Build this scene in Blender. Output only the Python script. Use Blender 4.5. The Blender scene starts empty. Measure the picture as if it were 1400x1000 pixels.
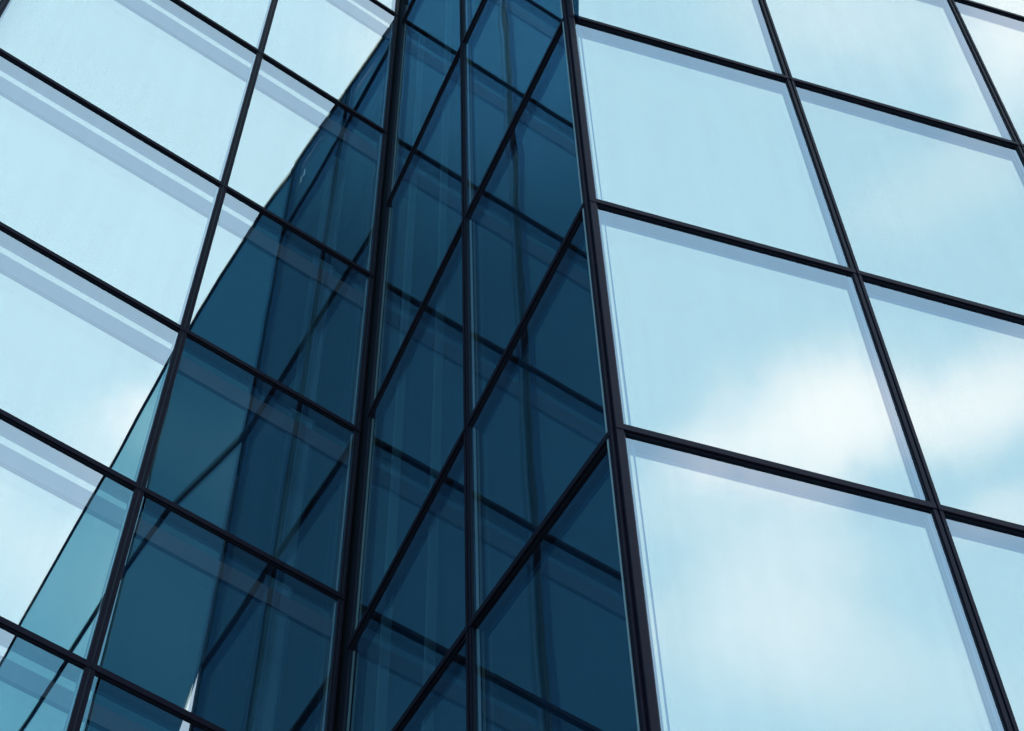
import bpy, bmesh, math, random
from mathutils import Vector, Matrix
R = math.radians
random.seed(7)
sc = bpy.context.scene
COL = sc.collection
EYE = 1.6                                   # eye height above the paving

# ------------------------------------------------------------------ helpers
def H(az): return Vector((math.sin(az), math.cos(az), 0))
UP = Vector((0, 0, 1))

def link(name, me, mat=None, parent=None):
    o = bpy.data.objects.new(name, me)
    COL.objects.link(o)
    if mat: me.materials.append(mat)
    if parent: o.parent = parent
    return o

def thing(name, label, cat, loc):
    o = bpy.data.objects.new(name, None)
    COL.objects.link(o)
    o.location = loc
    o['label'] = label; o['category'] = cat
    return o

class MB:
    """collects polygons, builds ONE mesh object (vertices given in world space)"""
    def __init__(s): s.v = []; s.f = []
    def quad(s, pts):
        b = len(s.v); s.v += [Vector(p) for p in pts]; s.f.append(tuple(range(b, b + len(pts))))
    def hexa(s, a, b):
        """a, b: two rings of 4 points"""
        k = len(s.v); s.v += [Vector(p) for p in a] + [Vector(p) for p in b]
        s.f += [(k, k+3, k+2, k+1), (k+4, k+5, k+6, k+7)]
        for i in range(4):
            j = (i + 1) % 4
            s.f.append((k+i, k+j, k+4+j, k+4+i))
    def prism(s, plan, z0, z1):
        k = len(s.v); n = len(plan)
        s.v += [Vector((p[0], p[1], z0)) for p in plan] + [Vector((p[0], p[1], z1)) for p in plan]
        s.f += [tuple(range(k+n-1, k-1, -1)), tuple(range(k+n, k+2*n))]
        for i in range(n):
            j = (i + 1) % n
            s.f.append((k+i, k+j, k+n+j, k+n+i))
    def build(s, name, mat, parent=None, bevel=0.0, smooth=False, fix=True):
        me = bpy.data.meshes.new(name)
        off = parent_world(parent)
        me.from_pydata([v - off for v in s.v], [], s.f)
        if fix:
            bm = bmesh.new(); bm.from_mesh(me)
            bmesh.ops.recalc_face_normals(bm, faces=bm.faces)
            bm.to_mesh(me); bm.free()
        o = link(name, me, mat, parent)
        if bevel:
            m = o.modifiers.new('Bevel', 'BEVEL'); m.width = bevel; m.segments = 2; m.limit_method = 'ANGLE'
        return o

def parent_world(p):
    off = Vector((0, 0, 0))
    while p is not None:
        off += p.location; p = p.parent
    return off

# ------------------------------------------------------------------ materials
def newmat(name):
    m = bpy.data.materials.new(name); m.use_nodes = True
    nt = m.node_tree; nt.nodes.clear()
    return m, nt, nt.nodes.new('ShaderNodeOutputMaterial')

def solid(name, col, rough=0.5, metal=0.0, var=0.25, scale=6.0, bump=0.0, spec=0.5):
    m, nt, out = newmat(name)
    N, L = nt.nodes, nt.links
    b = N.new('ShaderNodeBsdfPrincipled'); L.new(b.outputs[0], out.inputs[0])
    b.inputs['Roughness'].default_value = rough; b.inputs['Metallic'].default_value = metal
    b.inputs['Specular IOR Level'].default_value = spec
    tc = N.new('ShaderNodeTexCoord')
    n = N.new('ShaderNodeTexNoise'); n.inputs['Scale'].default_value = scale; n.inputs['Detail'].default_value = 6
    L.new(tc.outputs['Object'], n.inputs['Vector'])
    mx = N.new('ShaderNodeMix'); mx.data_type = 'RGBA'
    mx.inputs[6].default_value = tuple(c * (1 - var) for c in col) + (1,)
    mx.inputs[7].default_value = tuple(min(1, c * (1 + var)) for c in col) + (1,)
    L.new(n.outputs['Fac'], mx.inputs[0]); L.new(mx.outputs[2], b.inputs['Base Color'])
    if bump:
        bp = N.new('ShaderNodeBump'); bp.inputs['Strength'].default_value = bump
        L.new(n.outputs['Fac'], bp.inputs['Height']); L.new(bp.outputs[0], b.inputs['Normal'])
    return m

def glass(name, refl, trans, wave=0.02, scale=0.55, rough=0.0):
    """coated pane: a mirror-like coating that lets part of the light through"""
    m, nt, out = newmat(name)
    N, L = nt.nodes, nt.links
    g = N.new('ShaderNodeBsdfGlossy'); g.inputs['Roughness'].default_value = rough
    if wave:                                    # faint rain streaks and a slightly different coating on every pane
        tcs = N.new('ShaderNodeTexCoord'); mp = N.new('ShaderNodeMapping'); mp.inputs['Scale'].default_value = (14, 14, 0.5)
        st = N.new('ShaderNodeTexNoise'); st.inputs['Scale'].default_value = 1.0; st.inputs['Detail'].default_value = 5; st.inputs['Roughness'].default_value = 0.65
        L.new(tcs.outputs['Object'], mp.inputs['Vector']); L.new(mp.outputs[0], st.inputs['Vector'])
        oi = N.new('ShaderNodeObjectInfo')
        ad = N.new('ShaderNodeMath'); ad.operation = 'MULTIPLY_ADD'; ad.inputs[1].default_value = 0.35
        L.new(oi.outputs['Random'], ad.inputs[0]); L.new(st.outputs['Fac'], ad.inputs[2])
        mr = N.new('ShaderNodeMapRange'); mr.inputs[1].default_value = 0.25; mr.inputs[2].default_value = 1.1
        mr.inputs[3].default_value = 0.945; mr.inputs[4].default_value = 1.05
        L.new(ad.outputs[0], mr.inputs[0])
        sm = N.new('ShaderNodeVectorMath'); sm.operation = 'SCALE'; sm.inputs[0].default_value = refl
        L.new(mr.outputs[0], sm.inputs['Scale']); L.new(sm.outputs[0], g.inputs['Color'])
    else:
        g.inputs['Color'].default_value = tuple(refl) + (1,)
    t = N.new('ShaderNodeBsdfTransparent'); t.inputs['Color'].default_value = tuple(trans) + (1,)
    a = N.new('ShaderNodeAddShader')
    L.new(g.outputs[0], a.inputs[0]); L.new(t.outputs[0], a.inputs[1]); L.new(a.outputs[0], out.inputs[0])
    if wave:
        tc = N.new('ShaderNodeTexCoord')
        n = N.new('ShaderNodeTexNoise'); n.inputs['Scale'].default_value = scale; n.inputs['Detail'].default_value = 1
        L.new(tc.outputs['Object'], n.inputs['Vector'])
        bp = N.new('ShaderNodeBump'); bp.inputs['Strength'].default_value = 1.0; bp.inputs['Distance'].default_value = wave
        L.new(n.outputs['Fac'], bp.inputs['Height']); L.new(bp.outputs[0], g.inputs['Normal'])
    return m

M_FRAME = solid('anodised_frame', (0.0185, 0.0145, 0.0285), 0.6, 0.0, 0.25, 9, spec=0.03)
M_DARK = solid('black_gasket', (0.003, 0.003, 0.004), 0.7, 0, 0.2, 9, spec=0.15)
M_REVEAL = solid('slate_reveal', (0.02, 0.026, 0.045), 0.6, 0, 0.2, 5, spec=0.2)
M_RAIL = solid('grey_blind_rail', (0.05, 0.075, 0.105), 0.6, 0, 0.15, 5, spec=0.2)
M_SPACER = solid('pale_spacer', (0.30, 0.44, 0.50), 0.45, 0.0, 0.1, 5)
M_GLINT = solid('pale_edge_glint', (0.42, 0.52, 0.58), 0.35, 0.0, 0.15, 5)  # pale colour standing in for a glint along the pane edge
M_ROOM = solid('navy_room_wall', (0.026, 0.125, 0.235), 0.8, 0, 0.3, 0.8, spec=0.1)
M_LIGHT_STRIP = solid('pale_light_strip', (0.25, 0.5, 0.58), 0.5, 0, 0.15, 3)  # pale paint of the posts that mimic reflected light strips
M_CLAD = solid('dark_cladding', (0.04, 0.045, 0.055), 0.5, 0.2, 0.25, 2.5)
M_ROOF = solid('roof_gravel', (0.22, 0.21, 0.2), 0.9, 0, 0.3, 12, 0.3)
G_L_OUT = glass('wing_outer_glass', (0.226, 0.259, 0.300), (0.72, 0.75, 0.76), 0.0024)
G_L_IN = glass('wing_inner_glass', (0.31, 0.30, 0.24), (0.38, 0.45, 0.5), 0.003)
G_R_OUT = glass('tower_outer_glass', (0.17, 0.217, 0.272), (0.72, 0.75, 0.76), 0.0024, rough=0.012)
G_R_IN = glass('tower_inner_glass', (0.30, 0.295, 0.22), (0.38, 0.45, 0.5), 0.003, rough=0.016)
G_FIN_CLEAR = glass('added_fin_clear_glass', (0.03, 0.04, 0.05), (0.20, 0.42, 0.50), 0.0)
G_FIN_DARK = glass('added_fin_dark_glass', (0.03, 0.04, 0.05), (0.02, 0.075, 0.12), 0.0)  # the added fin's two tints set how bright its mirrored parts look

# ------------------------------------------------------------------ plan of the place (camera foot at the origin)
tL, m_, tR = H(1.016357), H(-0.545094), H(1.305768)
tM = -m_
C0 = Vector((-0.84987, 5.93951, 0))                 # inner corner
def outward(t):
    n = Vector((t.y, -t.x, 0))
    return n if n.dot(-C0) > 0 else -n
nL, nM = outward(tL), outward(tM)
nR = Vector((tR.y, -tR.x, 0))
LEN_M = 2.595
PR = C0 + tM * LEN_M                                # the prow, outer corner

class Facade:
    def __init__(s, P, t, n): s.P, s.t, s.n = P, t, n
    def at(s, u, z, d=0.0):                         # u along, z up from eye height, d out of the facade
        return s.P + s.t * u + s.n * d + UP * (z + EYE)
FL, FM, FR = Facade(C0, tL, nL), Facade(C0, tM, nM), Facade(PR, tR, nR)

CAP_H, CAP_D = 0.056, 0.08
GL = -0.0155                                  # outer glass behind the cap face
MUL_W = 0.049

def bar(F, u0, z0, u1, z1, h, d0, d1):
    """a bar along the facade; bottom edge runs from (u0,z0) to (u1,z1)"""
    def ring(u, z): return [F.at(u, z, d0), F.at(u, z + h, d0), F.at(u, z + h, d1), F.at(u, z, d1)]
    return ring(u0, z0), ring(u1, z1)

def make_transom(F, ua, za, ub, zb, root, gap=0.003):
    g = gap if ub > ua else -gap
    mb = MB()
    mb.hexa(*bar(F, ua + g, za, ub - g, zb, CAP_H, 0.0, -0.011))
    mb.hexa(*bar(F, ua + g, za + 0.012, ub - g, zb + 0.012, CAP_H - 0.024, -0.011, -CAP_D))
    return mb.build('transom', M_FRAME, root, bevel=0.003)

def make_mullion(F, S, z0, z1, root, w=MUL_W, split=True, d0=-0.004):
    mb = MB()
    def col(ua0, ub0, ua1, ub1, da, db):
        mb.hexa([F.at(ua0, z0, da), F.at(ub0, z0, da), F.at(ub0, z0, db), F.at(ua0, z0, db)],
                [F.at(ua1, z1, da), F.at(ub1, z1, da), F.at(ub1, z1, db), F.at(ua1, z1, db)])
    a, b = S(z0), S(z1)
    if split:
        col(a - w/2, a - 0.005, b - w/2, b - 0.005, d0, -0.013)
        col(a + 0.005, a + w/2, b + 0.005, b + w/2, d0, -0.013)
        col(a - w/2 + 0.006, a + w/2 - 0.006, b - w/2 + 0.006, b + w/2 - 0.006, -0.013, -CAP_D - 0.01)
    else:
        col(a - w/2, a + w/2, b - w/2, b + w/2, d0, -CAP_D - 0.01)
    return mb.build('mullion', M_FRAME, root, bevel=0.003)

def make_window(F, Sa, Sb, Za, Zb, root, depth, g_out, g_in, tilt=(0, 0), spacer=False, ea=MUL_W/2, eb=MUL_W/2):
    """one glazed cell: reveal ring + outer pane + inner pane. Sa/Sb: u of the two mullions at z; Za/Zb: z of the two transoms at u."""
    def corner(S, Z, du, dz):
        z = Z(0.0)
        for _ in range(6): z = Z(S(z))
        return S(z) + du, z + dz
    sg = 1 if Sb(10) > Sa(10) else -1
    def ring(k):
        return [corner(Sa, Za, sg*(ea + k), CAP_H + k), corner(Sb, Za, -sg*(eb + k), CAP_H + k),
                corner(Sb, Zb, -sg*(eb + k), -k), corner(Sa, Zb, sg*(ea + k), -k)]
    inner, outer = ring(0.004), ring(-0.026)
    setb = abs(tilt[0]) * 0.64 + abs(tilt[1]) * 0.95
    d0, d1 = -0.0125, GL - depth - 0.03 - 2 * setb
    mb = MB()
    for i in range(4):
        j = (i + 1) % 4
        (a, b), (c, e) = inner[i], inner[j]
        (oa, ob), (oc, oe) = outer[i], outer[j]
        mb.quad([F.at(a, b, d0), F.at(c, e, d0), F.at(c, e, d1), F.at(a, b, d1)])
        mb.quad([F.at(oa, ob, d0), F.at(oc, oe, d0), F.at(c, e, d0), F.at(a, b, d0)])
        mb.quad([F.at(oa, ob, d1), F.at(a, b, d1), F.at(c, e, d1), F.at(oc, oe, d1)])
    w = mb.build('window', M_REVEAL, root)
    uc = sum(p[0] for p in inner) / 4; zc = sum(p[1] for p in inner) / 4
    def pane(name, dd, mat, grow):
        pts = ring(0.004 - grow)
        q = MB()
        q.quad([F.at(u, z, dd - setb - (tilt[0]*(u - uc) + tilt[1]*(z - zc))) for u, z in pts])
        return q.build(name, mat, w, fix=False)
    pane('outer_pane', GL, g_out, 0.002)
    pane('inner_pane', GL - depth, g_in, 0.002)
    for ia, ib, sgn in ((0, 3, 1), (1, 2, -1)):
        (a, b), (c, e) = inner[ia], inner[ib]
        q = MB(); dA, dB = GL - depth * 0.55, GL - depth * 0.9
        q.hexa([F.at(a - sg*sgn*0.002, b, dA), F.at(a + sg*sgn*0.005, b, dA), F.at(a + sg*sgn*0.005, b, dB), F.at(a - sg*sgn*0.002, b, dB)],
               [F.at(c - sg*sgn*0.002, e, dA), F.at(c + sg*sgn*0.005, e, dA), F.at(c + sg*sgn*0.005, e, dB), F.at(c - sg*sgn*0.002, e, dB)])
        q.build('spacer_bar', M_SPACER, w)
    if spacer:
        (a, b), (c, e) = inner[3], inner[2]
        sp = MB()
        dA, dB = GL - depth + 0.012, GL - depth + 0.004
        rh = abs(Zb(0.0) - Za(0.0)) / 2.04
        h0, h1 = 0.225 * rh, 0.415 * rh
        def rr_(u, z): return [F.at(u, z - h0, dA), F.at(u, z - h1, dA), F.at(u, z - h1, dB), F.at(u, z - h0, dB)]
        sp.hexa(rr_(a, b), rr_(c, e))
        sp.build('blind_rail', M_RAIL, w)
    return w

# ------------------------------------------------------------------ left wing
wing = thing('glass_wing', 'left glass wing mirroring pale sky and a dark slanting shape in its panes', 'building', C0)
ZL = [7.95, 9.77, 11.81, 14.16, 16.97, 20.41, 24.11, 28.0, 32.0, 36.0]
SL = [lambda z: -0.030, lambda z: -1.323 + 0.0078 * (z - 9.77), lambda z: -3.14, lambda z: -4.7]
zfL = [(lambda k: (lambda u: k))(z) for z in ZL]
def wob(): return (R(random.uniform(-.10, .10)), R(random.uniform(-.07, .07)))   # panes never sit perfectly true
for j in range(3):
    for k in range(len(ZL) - 1):
        make_window(FL, SL[j], SL[j+1], zfL[k], zfL[k+1], wing, 0.042, G_L_OUT, G_L_IN,
                    wob(), spacer=True, ea=(0.020 if j == 0 else MUL_W/2))
    for z in ZL[:-1]:
        ua = -0.012 if j == 0 else SL[j](z)
        make_transom(FL, ua, z, SL[j+1](z), z, wing)
for S in SL[1:]:
    make_mullion(FL, S, ZL[0], ZL[-1], wing)
make_mullion(FL, lambda z: -0.031, ZL[0], ZL[-1], wing, w=0.036)
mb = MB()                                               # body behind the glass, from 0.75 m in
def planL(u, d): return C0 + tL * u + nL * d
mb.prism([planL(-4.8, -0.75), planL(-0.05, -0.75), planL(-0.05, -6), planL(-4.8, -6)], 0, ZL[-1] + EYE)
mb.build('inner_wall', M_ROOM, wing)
mb = MB(); mb.prism([planL(-4.8, -0.02), planL(-0.02, -0.02), planL(-0.02, -0.7), planL(-4.8, -0.7)], 0, ZL[0] + EYE - 0.02)
mb.build('lower_wall', M_CLAD, wing)
mb = MB(); mb.prism([planL(-4.85, 0.02), planL(-0.04, 0.02), planL(-0.04, -6.1), planL(-4.85, -6.1)], ZL[-1] + EYE + 0.01, ZL[-1] + EYE + 0.5)
mb.build('roof', M_ROOF, wing, bevel=0.01)
mb = MB(); mb.prism([planL(-4.76, -0.13), planL(-4.74, -0.13), planL(-4.74, -0.74), planL(-4.76, -0.74)], ZL[0] + EYE, ZL[-1] + EYE)
mb.build('end_wall', M_ROOM, wing)
mb = MB(); mb.prism([planL(-0.03, -0.15), planL(-0.005, -0.15), planL(-0.005, -5.9), planL(-0.03, -5.9)], 20 + EYE, ZL[-1] + EYE)
mb.build('end_wall', M_ROOM, wing)
mb = MB(); mb.prism([planL(-0.36, -0.33), planL(-0.22, -0.33), planL(-0.22, -0.47), planL(-0.36, -0.47)], ZL[0] + EYE, 20.2 + EYE)
mb.build('light_strip_post', M_LIGHT_STRIP, wing, bevel=0.02)  # pale post added to stand for the light strip in the wing panes

# ------------------------------------------------------------------ tower: inner face (towards the wing) and right face
tower = thing('glass_tower', 'glass tower on the right with a sharp prow, dark inner face and cloudy right face', 'building', PR)
def ZM_of(pts):
    def f(u):
        if u <= pts[0][0]: a, b = pts[0], pts[1]
        else:
            a, b = pts[-2], pts[-1]
            for i in range(len(pts) - 1):
                if u <= pts[i+1][0]: a, b = pts[i], pts[i+1]; break
        return a[1] + (b[1] - a[1]) * (u - a[0]) / (b[0] - a[0])
    return f
ZM = [ZM_of([(0, 6.75), (2.6, 6.1)]),
      ZM_of([(0.0, 9.44), (0.76, 9.214), (1.39, 9.147), (2.6, 8.86)]),
      ZM_of([(0.05, 11.155), (1.352, 11.406), (2.59, 11.69)]),
      ZM_of([(0.06, 14.319), (1.30, 14.743), (2.58, 15.11)]),
      ZM_of([(0.06, 18.44), (1.246, 18.905), (2.58, 19.40)]),
      ZM_of([(0.0, 23.72), (0.32, 23.66), (2.58, 24.6)])]
parM = ZM_of([(0, 24.35), (1.36, 25.7), (2.6, 27.0)])
ZM.append(parM)
SM = [lambda z: 0.03, lambda z: 1.404 - 0.0142 * (z - 8.55), lambda z: LEN_M - 0.03]
for j in range(2):
    for k in range(len(ZM) - 1):
        make_window(FM, SM[j], SM[j+1], ZM[k], ZM[k+1], tower, 0.033, G_R_OUT, G_R_IN, wob(),
                    ea=(0.028 if j == 0 else MUL_W/2), eb=(0.016 if j == 1 else MUL_W/2))
    for k in range(len(ZM)):
        Z = ZM[k]
        ua = 0.05 if j == 0 else SM[1](Z(1.3)); ub = SM[1](Z(1.3)) if j == 0 else LEN_M - 0.02
        make_transom(FM, ua, Z(ua), ub, Z(ub), tower)
make_mullion(FM, SM[1], 6.3, 25.6, tower)
make_mullion(FM, lambda z: 0.042, 6.3, 24.4, tower, w=0.030)
make_mullion(FM, lambda z: LEN_M - 0.028, 6.0, 27.0, tower, w=0.022, split=False, d0=-0.003)
ZR = [6.10, 8.905, 11.69, 15.10, 18.85, 22.6]
SR = [lambda z: 0.03, lambda z: 1.433 + 0.0044 * (z - 7.09), lambda z: 3.038 + 0.039 * (z - 15.1), lambda z: 4.75 + 0.039 * (z - 15.1)]
zfR = [(lambda k: (lambda u: k))(z) for z in ZR]
for j in range(3):
    for k in range(len(ZR) - 1):
        make_window(FR, SR[j], SR[j+1], zfR[k], zfR[k+1], tower, 0.033, G_R_OUT, G_R_IN, wob(), ea=(0.024 if j == 0 else MUL_W/2))
    for z in ZR:
        ua = 0.012 if j == 0 else SR[j](z)
        make_transom(FR, ua, z, SR[j+1](z), z, tower)
for S in SR[1:]:
    make_mullion(FR, S, ZR[0], ZR[-1] + 0.05, tower)
make_mullion(FR, lambda z: 0.034, 6.0, 27.0, tower, w=0.036, split=False, d0=-0.003)
mb = MB(); a, b = 0.03, 4.9
mb.hexa([FR.at(a, ZR[-1] + 0.1, -0.02), FR.at(a, 25.6, -0.02), FR.at(a, 25.6, -0.1), FR.at(a, ZR[-1] + 0.1, -0.1)],
        [FR.at(b, ZR[-1] + 0.1, -0.02), FR.at(b, 25.6, -0.02), FR.at(b, 25.6, -0.1), FR.at(b, ZR[-1] + 0.1, -0.1)])
mb.build('parapet', M_CLAD, tower)
# prow core (the dark groove) and inner-corner post
def planM(u, d): return C0 + tM * u + nM * d
def planR(u, d): return PR + tR * u + nR * d
mb = MB(); mb.prism([planM(LEN_M - 0.05, -0.04), planM(LEN_M - 0.015, -0.04) , planR(0.015, -0.04), planR(0.055, -0.04), planR(0.055, -0.12), planM(LEN_M - 0.05, -0.12)], 5.9 + EYE, 27.0 + EYE)
mb.build('corner_post', M_DARK, tower)
mb = MB(); mb.prism([planL(-0.03, -0.035), planL(-0.004, -0.035), planM(0.035, -0.035), planM(0.035, -0.12), planL(0.0, -0.14), planL(-0.03, -0.14)], 6.0 + EYE, 25.3 + EYE)
mb.build('corner_post', M_DARK, tower)
# body of the tower behind its glass
def meet(p, a, q, b):
    k = ((q - p).x * b.y - (q - p).y * b.x) / (a.x * b.y - a.y * b.x)
    return p + a * k
DB = 0.28
mit = meet(planM(0, -DB), tM, planR(0, -DB), tR)
endR = 4.85
plan_in = [planM(-0.15, -0.02), planM(-0.15, -DB), mit, planR(endR, -DB), planR(endR, -7), planM(-6.2, -7), planM(-6.2, -0.02)]
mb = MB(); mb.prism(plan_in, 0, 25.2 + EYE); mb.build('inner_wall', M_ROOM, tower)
plan_low = [planM(0.03, -0.02), planM(LEN_M - 0.01, -0.02), planR(0.01, -0.02), planR(endR, -0.02), planR(endR, -DB + 0.02), meet(planM(0, -DB + .02), tM, planR(0, -DB + .02), tR), planM(0.03, -DB + 0.02)]
mb = MB(); mb.prism(plan_low, 0, 6.0 + EYE); mb.build('lower_wall', M_CLAD, tower)
plan_roof = [planM(0.06, -0.12), meet(planM(0, -.12), tM, planR(0, -.12), tR), planR(endR, -0.12), planR(endR, -7), planM(0.06, -6)]
mb = MB(); mb.prism(plan_roof, 25.25 + EYE, 25.3 + EYE); mb.build('roof', M_ROOF, tower)
mb = MB(); mb.prism([planR(endR + .02, -0.13), planR(endR + .06, -0.13), planR(endR + .06, -DB - .1), planR(endR + .02, -DB - .1)], 6.0 + EYE, 25.2 + EYE)
mb.build('end_wall', M_ROOM, tower)

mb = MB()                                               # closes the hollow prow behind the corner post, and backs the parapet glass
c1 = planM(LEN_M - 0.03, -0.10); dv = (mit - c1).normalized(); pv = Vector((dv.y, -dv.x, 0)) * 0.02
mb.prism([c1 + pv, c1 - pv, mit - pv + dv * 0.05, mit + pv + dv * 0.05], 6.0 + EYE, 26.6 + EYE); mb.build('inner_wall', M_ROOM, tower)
mb = MB()
for ua, ub in ((0.0, 1.36), (1.361, LEN_M - 0.035)):
    mb.hexa([FM.at(ua, ZM[5](ua), -0.14), FM.at(ua, parM(ua) + .03, -0.14), FM.at(ua, parM(ua) + .03, -0.2), FM.at(ua, ZM[5](ua), -0.2)],
            [FM.at(ub, ZM[5](ub), -0.14), FM.at(ub, parM(ub) + .03, -0.14), FM.at(ub, parM(ub) + .03, -0.2), FM.at(ub, ZM[5](ub), -0.2)])
mb.build('parapet_wall', M_ROOM, tower)

for a, b in ((0.10, 0.135), (0.645, 0.675)):             # slim pale posts added to mimic upright light strips in the inner face
    mb = MB(); mb.prism([planM(a, -0.17), planM(b, -0.17), planM(b, -0.23), planM(a, -0.23)], 6.2 + EYE, 23.4 + EYE)
    mb.build('light_strip_post', M_LIGHT_STRIP, tower, bevel=0.008)

mb = MB()                                               # coping over the parapet
for ua, ub in ((0.0, 1.355), (1.362, LEN_M - 0.03)):
    mb.hexa(*bar(FM, ua, parM(ua) + CAP_H - 0.03, ub, parM(ub) + CAP_H - 0.03, 0.05, -0.092, -0.24))
mb.build('coping', M_FRAME, tower)
mb = MB()                                               # pale strip beside the prow, painted for the sky glint on glass edges
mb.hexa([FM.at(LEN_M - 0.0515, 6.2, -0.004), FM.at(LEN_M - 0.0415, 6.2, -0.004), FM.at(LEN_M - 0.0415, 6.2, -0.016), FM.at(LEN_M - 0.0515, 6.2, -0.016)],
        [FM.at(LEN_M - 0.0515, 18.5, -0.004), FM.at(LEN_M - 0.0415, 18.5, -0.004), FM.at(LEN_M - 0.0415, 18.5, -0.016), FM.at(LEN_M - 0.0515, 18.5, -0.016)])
mb.build('edge_glint_strip', M_GLINT, tower)

# added fin out of view, shaped for the dark slanting reflection in the wing
fin = bpy.data.objects.new('added_fin', None); COL.objects.link(fin); fin.parent = tower; fin.location = (0, 0, 0)
top = ZM_of([(2.66, 27.1), (3.5, 28.05), (5.6, 29.75), (8.6, 30.6), (12.4, 32.2), (15, 33.2)])
low = ZM_of([(2.60, 14.9), (2.652, 14.9), (2.69, 15.5), (2.74, 15.3), (3.0, 14.75), (3.2, 14.3), (3.73, 13.7), (5.0, 15.8), (11.2, 24.6), (15.0, 30.6)])
mid = ZM_of([(2.66, 19.6), (4.7, 21.9), (6.0, 22.9), (9.2, 24.5), (15, 28.0)])
cuts = [2.612, 3.35, 6.05, 13.6, 15.0]
for i in range(4):
    a, b = cuts[i], cuts[i+1]
    q = MB()
    us = [a + (b - a) * n / 20 for n in range(21)]
    for n in range(20):
        q.quad([FM.at(us[n], low(us[n]), -0.05), FM.at(us[n+1], low(us[n+1]), -0.05), FM.at(us[n+1], top(us[n+1]), -0.05), FM.at(us[n], top(us[n]), -0.05)])
    q.build('added_fin_pane', G_FIN_DARK if i < 2 else G_FIN_CLEAR, fin, fix=False)
q = MB()
for f, h in ((top, 0.03), (mid, 0.09), (low, 0.05)):
    us = [2.612 + (15.0 - 2.612) * n / 24 for n in range(25)]
    for n in range(24):
        if (f is mid and mid(us[n]) < low(us[n])) or (f is low and us[n] < 2.9): continue
        q.hexa(*bar(FM, us[n], f(us[n]), us[n+1], f(us[n+1]), h, -0.02, -0.06))
for c in [x for x in cuts if x != 3.35]:
    lo_ = 16.2 if c < 3 else low(c)
    q.hexa([FM.at(c - .018, lo_, -0.02), FM.at(c + .018, lo_, -0.02), FM.at(c + .018, lo_, -0.045), FM.at(c - .018, lo_, -0.045)],
           [FM.at(c - .018, top(c), -0.02), FM.at(c + .018, top(c), -0.02), FM.at(c + .018, top(c), -0.045), FM.at(c - .018, top(c), -0.045)])
q.build('added_fin_frame', M_FRAME, fin)

# ------------------------------------------------------------------ ground
mb = MB(); mb.quad([(-400, -400, 0), (400, -400, 0), (400, 400, 0), (-400, 400, 0)])
g = mb.build('ground', solid('paving', (0.2, 0.2, 0.2), 0.85, 0, 0.25, 1.2, 0.1)); g['kind'] = 'structure'

# ------------------------------------------------------------------ sky and sun
def azel(az, el):
    az, el = R(az), R(el)
    return Vector((math.cos(el) * math.sin(az), math.cos(el) * math.cos(az), math.sin(el)))
SUN_AZ, SUN_EL = -38.0, 48.0
w = bpy.data.worlds.new('World'); sc.world = w; w.use_nodes = True
nt = w.node_tree; nt.nodes.clear(); N, L = nt.nodes, nt.links
out = N.new('ShaderNodeOutputWorld')
sky = N.new('ShaderNodeTexSky'); sky.sky_type = 'NISHITA'; sky.sun_disc = False
sky.sun_elevation = R(SUN_EL); sky.sun_rotation = R(SUN_AZ)
bg = N.new('ShaderNodeBackground'); bg.inputs[1].default_value = 0.10
tint = N.new('ShaderNodeMix'); tint.data_type = 'RGBA'; tint.blend_type = 'MULTIPLY'; tint.inputs[0].default_value = 1
L.new(sky.outputs[0], tint.inputs[6]); tint.inputs[7].default_value = (0.37, 0.90, 0.90, 1)
L.new(tint.outputs[2], bg.inputs[0])
tc = N.new('ShaderNodeTexCoord')
DIR = tc.outputs['Generated']
def math_(op, a, b=None, clamp=False):
    n = N.new('ShaderNodeMath'); n.operation = op; n.use_clamp = clamp
    for i, x in enumerate((a, b)):
        if x is None: continue
        if isinstance(x, (int, float)): n.inputs[i].default_value = x
        else: L.new(x, n.inputs[i])
    return n.outputs[0]
def dot(vec):
    n = N.new('ShaderNodeVectorMath'); n.operation = 'DOT_PRODUCT'
    L.new(DIR, n.inputs[0]); n.inputs[1].default_value = vec
    return n.outputs['Value']
def ramp(x, a, b):
    n = N.new('ShaderNodeMapRange'); n.interpolation_type = 'SMOOTHERSTEP'
    L.new(x, n.inputs[0]); n.inputs[1].default_value = a; n.inputs[2].default_value = b
    return n.outputs[0]
def noise(scale, detail=4, rough=0.5, dist=0.0):
    n = N.new('ShaderNodeTexNoise'); n.inputs['Scale'].default_value = scale; n.inputs['Detail'].default_value = detail
    n.inputs['Roughness'].default_value = rough; n.inputs['Distortion'].default_value = dist
    L.new(DIR, n.inputs['Vector']); return n.outputs['Fac']
n1 = noise(9, 3, 0.45); n2 = noise(16, 4, 0.5, 0.3)
hp = H(R(156 - 90))
u = math_('ADD', dot(hp), math_('MULTIPLY', math_('SUBTRACT', n1, 0.5), 0.02))
sep = N.new('ShaderNodeSeparateXYZ'); L.new(DIR, sep.inputs[0])
thin = math_('MULTIPLY', ramp(sep.outputs[2], math.sin(R(70)), math.sin(R(77.5))), 0.35)      # thin high haze
veil = ramp(u, -0.030, 0.018)
L.new(math_('ADD', 0.085, math_('MULTIPLY', thin, 0.38)), bg.inputs[1])                                  # edge of the high bright cloud sheet
puff = None
C_DIR = Vector((0.31446568, -0.25703417, 0.91380784))          # middle of the mirrored cloud field
EX = Vector((2644.9, 1885.8, -379.6)) / 1000; EY = Vector((1573.0, -2779.3, -1323.4)) / 1000
X = math_('SUBTRACT', dot(EX), EX.dot(C_DIR)); Y = math_('SUBTRACT', dot(EY), EY.dot(C_DIR))
n3 = noise(30, 6, 0.55, 0.4)
wobble = math_('ADD', math_('MULTIPLY', math_('SUBTRACT', n2, 0.5), 0.85), math_('MULTIPLY', math_('SUBTRACT', n3, 0.5), 0.7))
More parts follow.
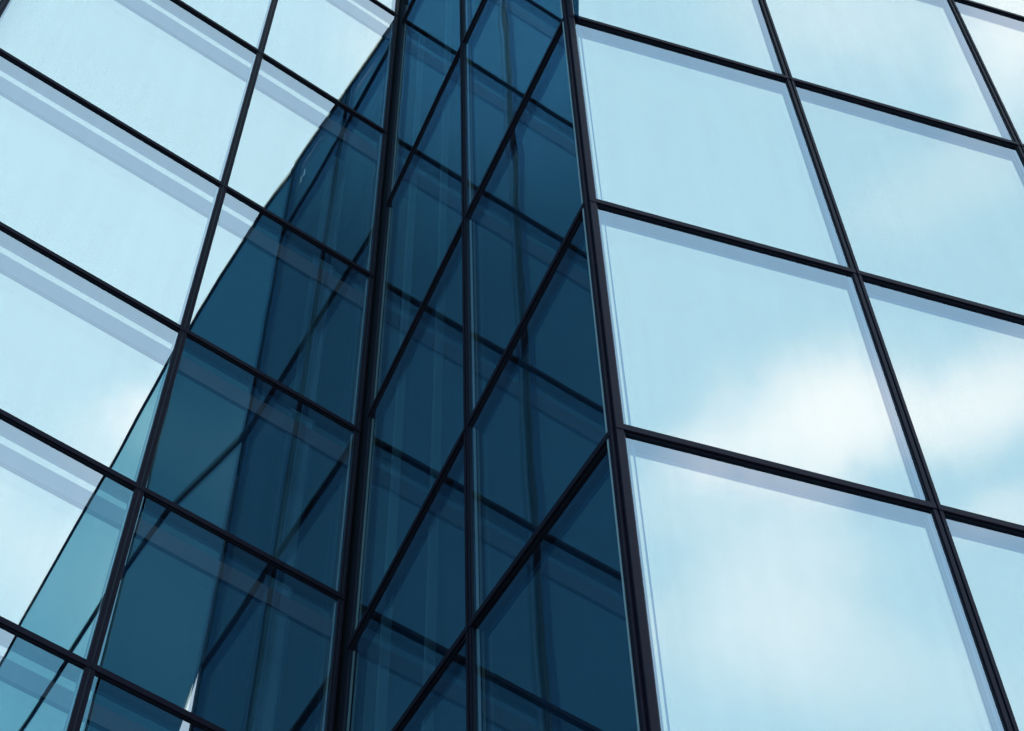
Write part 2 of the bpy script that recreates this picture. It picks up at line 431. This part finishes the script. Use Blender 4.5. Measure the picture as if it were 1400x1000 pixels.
for x, y, rx, ry, rot, k in ((0.0, .0, .175, .095, -12, 1.0), (.215, -.030, .17, .07, -22, .85), (-.14, .045, .09, .04, -8, .35),
        (-.07, .215, .14, .14, 0, .42), (-.20, .125, .09, .05, 0, .15), (-.05, .33, .30, .09, 10, .28), (.25, .12, .10, .04, -20, .4),
        (.27, -.53, .15, .13, 20, .9), (.02, -.51, .20, .09, 15, .35), (.19, -.33, .16, .06, -25, .2)):
    c, sn = math.cos(R(rot)), math.sin(R(rot))
    A, B = (EX * c + EY * sn) / rx, (EY * c - EX * sn) / ry
    qa = math_('SUBTRACT', dot(A), A.dot(C_DIR) + (x * c + y * sn) / rx)
    qb = math_('SUBTRACT', dot(B), B.dot(C_DIR) + (y * c - x * sn) / ry)
    d2 = math_('ADD', math_('MULTIPLY', qa, qa), math_('MULTIPLY', qb, qb))
    dd = math_('ADD', math_('SQRT', d2), wobble)
    b = math_('MULTIPLY', ramp(dd, 1.6, 0.0), k)
    inv = math_('SUBTRACT', 1.0, b)
    puff = inv if puff is None else math_('MULTIPLY', puff, inv)
puff = math_('SUBTRACT', 1.0, puff, True)
mixc = N.new('ShaderNodeMix'); mixc.data_type = 'RGBA'
mixc.inputs[6].default_value = (0.64, 0.865, 0.975, 1); mixc.inputs[7].default_value = (1.32, 1.22, 1.18, 1)
L.new(puff, mixc.inputs[0])
bgc = N.new('ShaderNodeBackground'); L.new(mixc.outputs[2], bgc.inputs[0]); bgc.inputs[1].default_value = 1.0
mx = N.new('ShaderNodeMixShader')
L.new(veil, mx.inputs[0]); L.new(bg.outputs[0], mx.inputs[1]); L.new(bgc.outputs[0], mx.inputs[2]); L.new(mx.outputs[0], out.inputs[0])

sun = bpy.data.lights.new('sun', 'SUN'); sun.energy = 2.5; sun.angle = R(0.5); sun.color = (1, 0.96, 0.9)
so = bpy.data.objects.new('sun', sun); COL.objects.link(so)
so.rotation_euler = azel(SUN_AZ, SUN_EL).to_track_quat('Z', 'Y').to_euler()
so.location = (0, 30, 60)

# ------------------------------------------------------------------ camera
pitch, roll = 0.818184, -0.014835
fw = Vector((0, math.cos(pitch), math.sin(pitch))); up = Vector((0, -math.sin(pitch), math.cos(pitch))); rt = Vector((1, 0, 0))
r2 = rt * math.cos(roll) + up * math.sin(roll); u2 = -rt * math.sin(roll) + up * math.cos(roll)
cd = bpy.data.cameras.new('camera'); cam = bpy.data.objects.new('camera', cd); COL.objects.link(cam)
mat = Matrix((r2, u2, -fw)).transposed().to_4x4(); mat.translation = Vector((0, 0, EYE))
cam.matrix_world = mat
cd.sensor_width = 36; cd.sensor_fit = 'HORIZONTAL'; cd.lens = 3000 / 1400 * 36
cd.shift_x = (700 - 689.335) / 1400; cd.shift_y = (1703.42 - 500) / 1400
cd.clip_start = 0.1; cd.clip_end = 3000
sc.camera = cam

sc.view_settings.view_transform = 'Standard'; sc.view_settings.look = 'None'
sc.view_settings.exposure = 1.0; sc.view_settings.gamma = 1.0
sc.render.engine = 'CYCLES'
sc.cycles.max_bounces = 14; sc.cycles.glossy_bounces = 8; sc.cycles.transparent_max_bounces = 24; sc.cycles.diffuse_bounces = 3
sc.cycles.caustics_reflective = False
sc.cycles.use_denoising = True
